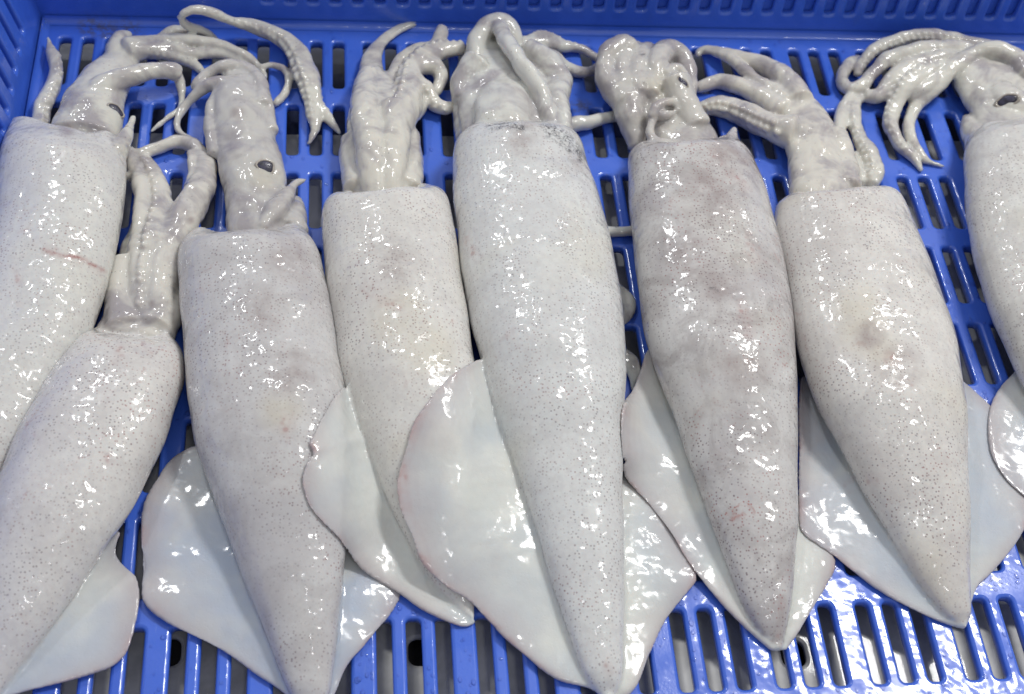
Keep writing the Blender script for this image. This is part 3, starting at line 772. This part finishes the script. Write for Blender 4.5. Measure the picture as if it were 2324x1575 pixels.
tube(b, [(1215, 120, 18, 3), (1250, 130, 22, 3), (1290, 158, 17), (1330, 165, 15), (1362, 152, 12)], suck=1)
tube(b, [(1190, 92, 10, 8), (1225, 80, 13, 7), (1262, 90, 13, 4), (1280, 100, 10, 3)], suck=-1)
tube(b, [(1285, 288, 20, 2), (1330, 278, 19, 1), (1375, 269, 16), (1430, 258, 13)])
tube(b, [(1330, 520, 16), (1402, 526, 14), (1440, 524, 13), (1480, 522, 10)])
tube(b, [(1370, 640, 22), (1412, 668, 22), (1428, 700, 18), (1412, 728, 13), (1390, 745, 10)], flat=0.5)
tube(b, [(1390, 800, 30), (1425, 822, 26), (1440, 855, 20), (1442, 890, 12)], flat=0.4)
T5 = under_tree()
fin(b, -1, 0.40, [(1086, 812), (1041, 838), (1000, 872), (965, 917), (937, 959), (920, 1008), (907, 1047), (900, 1095), (908, 1160), (933, 1217), (958, 1275), (1008, 1329), (1062, 1361), (1098, 1397), (1159, 1458), (1224, 1512), (1278, 1544), (1346, 1562), (1375, 1588)], T5)
fin(b, 1, 0.58, [(1430, 1080), (1500, 1160), (1560, 1250), (1582, 1308), (1560, 1345), (1511, 1408), (1475, 1476), (1442, 1555), (1402, 1594)], None)
finish(b, 'largest squid, in the middle, with a white strap-like arm folded over its head', squid_material((1.0, 1.02, 1.03), 1.0, 0.5, 0.2, 0.2, 15.9), 5,
       ink=[([(1232, 286), (1256, 292), (1280, 306), (1306, 334), (1318, 360)], 9), ([(1262, 312), (1292, 340)], 8), ([(1250, 300), (1290, 318)], 14), ([(1112, 288), (1150, 282), (1186, 290)], 9)], dusk=[(1180, 310, 60), (1290, 370, 40), (1110, 85, 18)],
       red=[([(1070, 570), (1090, 595)], 14), ([(1180, 670), (1190, 700)], 8), ([(1165, 740), (1145, 775)], 10), ([(1375, 1490), (1385, 1550)], 10), ([(908, 1040), (915, 1100)], 12)])

# ---- mottled squid with the arms folded back
b = Body()
mantle(b, [(1440, 322, 1672, 302), (1424, 348, 1696, 338), (1426, 420, 1727, 418), (1434, 530, 1758, 520), (1444, 640, 1784, 635), (1466, 760, 1800, 750), (1497, 860, 1807, 860), (1533, 950, 1808, 950),
           (1565, 1040, 1808, 1040), (1598, 1140, 1808, 1140), (1633, 1240, 1806, 1235), (1668, 1330, 1801, 1325), (1705, 1405, 1788, 1400), (1738, 1450, 1777, 1448)], (1770, 1473), 0.015)
tube(b, [(1565, 370, 80), (1552, 322, 78), (1530, 278, 76), (1498, 235, 80), (1470, 192, 84), (1458, 158, 72)], flat=0.52)
tube(b, [(1425, 235, 36, 6), (1388, 195, 32, 6), (1374, 158, 26, 8), (1388, 120, 28, 10), (1415, 102, 26, 12), (1440, 110, 20, 14)])
tube(b, [(1428, 215, 30, 9), (1412, 165, 26, 11), (1424, 122, 24, 11), (1448, 108, 20, 10)])
tube(b, [(1452, 215, 28, 11), (1446, 165, 25, 13), (1454, 122, 24, 11), (1474, 110, 18, 9)])
tube(b, [(1476, 215, 24, 12), (1474, 170, 22, 13), (1480, 132, 18, 10)])
tube(b, [(1488, 205, 26, 11), (1490, 150, 32, 11), (1510, 116, 31, 9), (1542, 126, 27, 8), (1562, 162, 22, 7), (1566, 205, 19, 6), (1556, 245, 17, 5)])
tube(b, [(1510, 170, 15, 17), (1534, 156, 16, 16), (1552, 172, 14, 15), (1556, 198, 12, 12)])
tube(b, [(1478, 264, 11, 16), (1486, 244, 11, 18), (1508, 233, 12, 18), (1530, 233, 11, 17), (1541, 250, 10, 16)])
tube(b, [(1492, 268, 10, 14), (1510, 260, 12, 16), (1530, 258, 9, 14)])
tube(b, [(1480, 272, 11, 14), (1474, 296, 12, 14), (1484, 320, 15, 14), (1515, 328, 16, 14), (1548, 326, 14, 13)])
tube(b, [(1430, 225, 40, 4), (1430, 262, 34, 4), (1438, 300, 26, 2), (1445, 335, 22)]); tube(b, [(1530, 180, 36, 12), (1550, 235, 36, 8), (1580, 290, 34, 6)])
tube(b, [(1645, 350, 30, 9), (1658, 318, 19, 11), (1666, 292, 6, 11)], head=0.0)
T6 = under_tree()
fin(b, -1, 0.42, [(1470, 788), (1454, 840), (1432, 886), (1418, 905), (1411, 935), (1408, 980), (1410, 1025), (1417, 1074), (1434, 1102), (1475, 1149), (1522, 1210), (1552, 1262), (1585, 1307), (1639, 1368), (1686, 1415), (1715, 1441), (1750, 1470)], T6)
fin(b, 1, 0.60, [(1815, 1120), (1855, 1200), (1892, 1272), (1873, 1332), (1837, 1397), (1808, 1440), (1783, 1472)], None)
finish(b, 'mottled greyish squid with red speckles and its arms folded back over the head', squid_material((0.87, 0.86, 0.865), 1.35, 0.9, 0.75, 0.1, 19.2), 6,
       [(1548, 186, 13, 0.5, -0.9, 0.16)], dusk=[(1590, 600, 70), (1640, 660, 70), (1680, 720, 60), (1700, 380, 60), (1650, 350, 60), (1560, 560, 50), (1620, 440, 90), (1690, 830, 70)],
       ink=[([(1610, 655), (1620, 652), (1627, 662)], 3), ([(1454, 120), (1459, 124)], 5), ([(1461, 188), (1466, 192)], 4)], red=[([(1690, 540), (1730, 610)], 18), ([(1680, 680), (1700, 760)], 14), ([(1620, 350), (1690, 430)], 14), ([(1772, 1360), (1770, 1440)], 9)], yellow=[(1500, 200, 45)])

# ---- squid with arms stretched up to the left
b = Body()
mantle(b, [(1788, 428, 2008, 413), (1760, 456, 2034, 434), (1757, 510, 2066, 505), (1770, 580, 2097, 580), (1787, 665, 2130, 670), (1801, 750, 2158, 755), (1822, 830, 2175, 840), (1855, 915, 2185, 920),
           (1895, 990, 2191, 1000), (1935, 1065, 2195, 1075), (1975, 1140, 2197, 1150), (2020, 1215, 2197, 1225), (2065, 1290, 2199, 1295), (2115, 1362, 2202, 1360), (2155, 1405, 2203, 1398)], (2190, 1425), 0.018)
tube(b, [(1864, 480, 72), (1860, 430, 72), (1852, 385, 66), (1846, 340, 64), (1832, 292, 62), (1808, 252, 56), (1782, 218, 44)], flat=0.6)
tube(b, [(1915, 430, 40), (1912, 370, 32), (1890, 310, 34)])
tube(b, [(1815, 232, 34, 4), (1785, 188, 30, 3), (1745, 156, 25, 2), (1700, 140, 19, 2), (1650, 124, 15, 2), (1612, 112, 12, 1), (1588, 116, 8), (1583, 126, 5)])
tube(b, [(1790, 235, 28, 5), (1750, 205, 22, 4), (1710, 178, 17, 4), (1675, 148, 15, 4), (1640, 126, 13, 3), (1605, 114, 9, 2)])
tube(b, [(1775, 255, 32, 3), (1730, 222, 26, 2), (1685, 196, 23, 1), (1635, 187, 19), (1600, 193, 17), (1580, 200, 14)])
tube(b, [(1800, 300, 42, 2), (1755, 290, 33, 2), (1708, 270, 30, 1), (1665, 250, 27), (1625, 240, 24), (1594, 244, 16), (1578, 252, 9)], suck=-1)
T7 = under_tree()
fin(b, -1, 0.42, [(1818, 850), (1813, 900), (1812, 1000), (1812, 1100), (1813, 1178), (1820, 1206), (1851, 1232), (1901, 1268), (1937, 1296), (2016, 1350), (2088, 1390), (2138, 1411), (2178, 1424)], T7)
fin(b, 1, 0.40, [(2187, 862), (2225, 895), (2262, 940), (2300, 1020), (2330, 1110), (2335, 1180), (2314, 1224), (2286, 1260), (2250, 1298), (2217, 1335), (2205, 1380), (2195, 1420)], None)
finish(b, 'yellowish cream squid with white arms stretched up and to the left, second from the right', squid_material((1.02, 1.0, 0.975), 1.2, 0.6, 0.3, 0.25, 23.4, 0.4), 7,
       yellow=[(1945, 690, 60), (1960, 750, 70), (2000, 790, 50)], dusk=[(1975, 760, 40), (2040, 830, 60), (1830, 180, 30), (1870, 210, 22)], red=[([(2020, 810), (2060, 880)], 16), ([(1930, 1100), (1975, 1090)], 16), ([(1810, 730), (1825, 800)], 10)])

# ---- squid at the right edge
b = Body()
mantle(b, [(2198, 300, 2450, 285), (2189, 345, 2480, 340), (2192, 460, 2510, 460), (2203, 540, 2525, 540), (2228, 640, 2545, 640), (2262, 730, 2560, 730), (2300, 815, 2570, 815), (2345, 900, 2580, 900),
           (2395, 980, 2580, 980), (2450, 1080, 2575, 1080)], (2560, 1250), 0.008)
tube(b, [(2330, 390, 118), (2322, 335, 112), (2306, 285, 100), (2282, 236, 92), (2250, 192, 88), (2238, 156, 72), (2240, 126, 46)], flat=0.48)
tube(b, [(2260, 390, 46), (2230, 335, 38, 2), (2204, 295, 24, 2), (2190, 264, 8, 4)]); tube(b, [(2205, 300, 18, 3), (2235, 272, 18, 6), (2280, 282, 22, 7), (2330, 320, 24, 6)])
tube(b, [(2350, 275, 44, 4), (2292, 240, 42, 6), (2250, 200, 34, 2), (2230, 170, 24)])
tube(b, [(2330, 170, 26, 12), (2300, 128, 24, 14), (2250, 110, 21, 15), (2205, 122, 20, 12), (2165, 152, 22, 9), (2125, 192, 23, 5), (2090, 225, 20, 2), (2068, 262, 17), (2062, 300, 16), (2078, 335, 14), (2098, 360, 10), (2120, 371, 6), (2142, 378, 3)])
tube(b, [(2250, 112, 22, 6), (2190, 98, 21, 6), (2130, 86, 21, 6), (2075, 84, 20, 6), (2020, 97, 18, 5), (1978, 118, 17, 4), (1952, 148, 14, 2), (1946, 172, 10, 1)], suck=-1)
tube(b, [(2200, 115, 22, 8), (2140, 110, 23, 9), (2070, 118, 23, 9), (2010, 138, 20, 7), (1978, 168, 18, 5), (1955, 195, 17, 3), (1928, 204, 16, 1), (1911, 188, 16), (1914, 162, 16), (1932, 140, 14), (1948, 132, 11)])
tube(b, [(2170, 128, 22, 7), (2110, 138, 24, 8), (2055, 158, 25, 6), (2018, 188, 23, 4), (1995, 218, 19, 2), (1965, 218, 17, 1)])
tube(b, [(2150, 150, 22, 6), (2100, 165, 25, 7), (2055, 198, 25, 5), (2030, 235, 22, 2), (2020, 272, 20), (2032, 312, 18), (2056, 342, 15), (2078, 364, 11), (2090, 388, 5)], suck=1)
tube(b, [(2180, 142, 20, 6), (2135, 170, 21, 7), (2095, 200, 20, 6), (2065, 225, 16, 3)])
tube(b, [(1955, 195, 12), (1928, 222, 15), (1908, 258, 17), (1906, 300, 18), (1918, 345, 19), (1938, 385, 22), (1950, 420, 20)])
tube(b, [(1962, 210, 12), (1940, 238, 16), (1938, 275, 18), (1950, 315, 20), (1972, 352, 24), (1984, 388, 25), (1975, 420, 22)], suck=1)
tube(b, [(1930, 350, 20), (1950, 380, 26), (1960, 410, 24)], flat=0.6)
fin(b, -1, 0.45, [(2300, 838), (2275, 870), (2255, 905), (2245, 935), (2243, 970), (2246, 1010), (2259, 1050), (2283, 1088), (2320, 1122), (2380, 1170), (2450, 1220), (2540, 1256)], under_tree())
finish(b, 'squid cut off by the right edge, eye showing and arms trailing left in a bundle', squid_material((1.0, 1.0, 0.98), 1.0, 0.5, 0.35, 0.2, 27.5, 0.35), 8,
       [(2285, 228, 19, 0.62, 0.25, 0.2)])

# ------------------------------------------------------------------ water beads on the plastic
V, F = [], []
alltree = under_tree()
cnt = 0
while cnt < 420:
    px, py = random.uniform(0, W), random.uniform(66, H)
    if random.random() > (0.25 + 0.75 * px / W): continue
    d = ray_dir(px, py)
    if alltree.ray_cast(Vector(CAM), Vector(d))[0] is not None: cnt += 0.02; continue
    p = unproj(px, py, 0.0)
    ok = True
    for yc in rows:
        if abs(p[1] - yc) < SLEN / 2 + 0.001:
            if min(abs(p[0] - xc) for xc in xs) < P1 * 0.262 + 0.0012: ok = False
    if not ok: continue
    r = random.choice((0.0004, 0.0005, 0.0007, 0.0009)); o = len(V); n = 10; k = 3
    ax = random.uniform(0.8, 1.6)
    for i in range(k):
        t = i / k * math.pi / 2
        for j in range(n):
            a = 2 * math.pi * j / n
            V.append((p[0] + r * math.cos(t) * math.cos(a), p[1] + ax * r * math.cos(t) * math.sin(a), 0.00005 + 0.45 * r * math.sin(t)))
    V.append((p[0], p[1], 0.00005 + 0.45 * r))
    for i in range(k - 1):
        for j in range(n):
            j2 = (j + 1) % n; F.append([o + i * n + j, o + i * n + j2, o + (i + 1) * n + j2, o + (i + 1) * n + j])
    for j in range(n): F.append([o + (k - 1) * n + j, o + (k - 1) * n + (j + 1) % n, o + k * n])
    cnt += 1
wd = link_mesh('water_beads', V, F, M_WATER, None)
wd['kind'] = 'stuff'; wd['label'] = 'small water beads scattered over the wet blue crate floor'
print('tris', sum(len(o.data.polygons) * 2 for o in bpy.data.objects if o.type == 'MESH'))
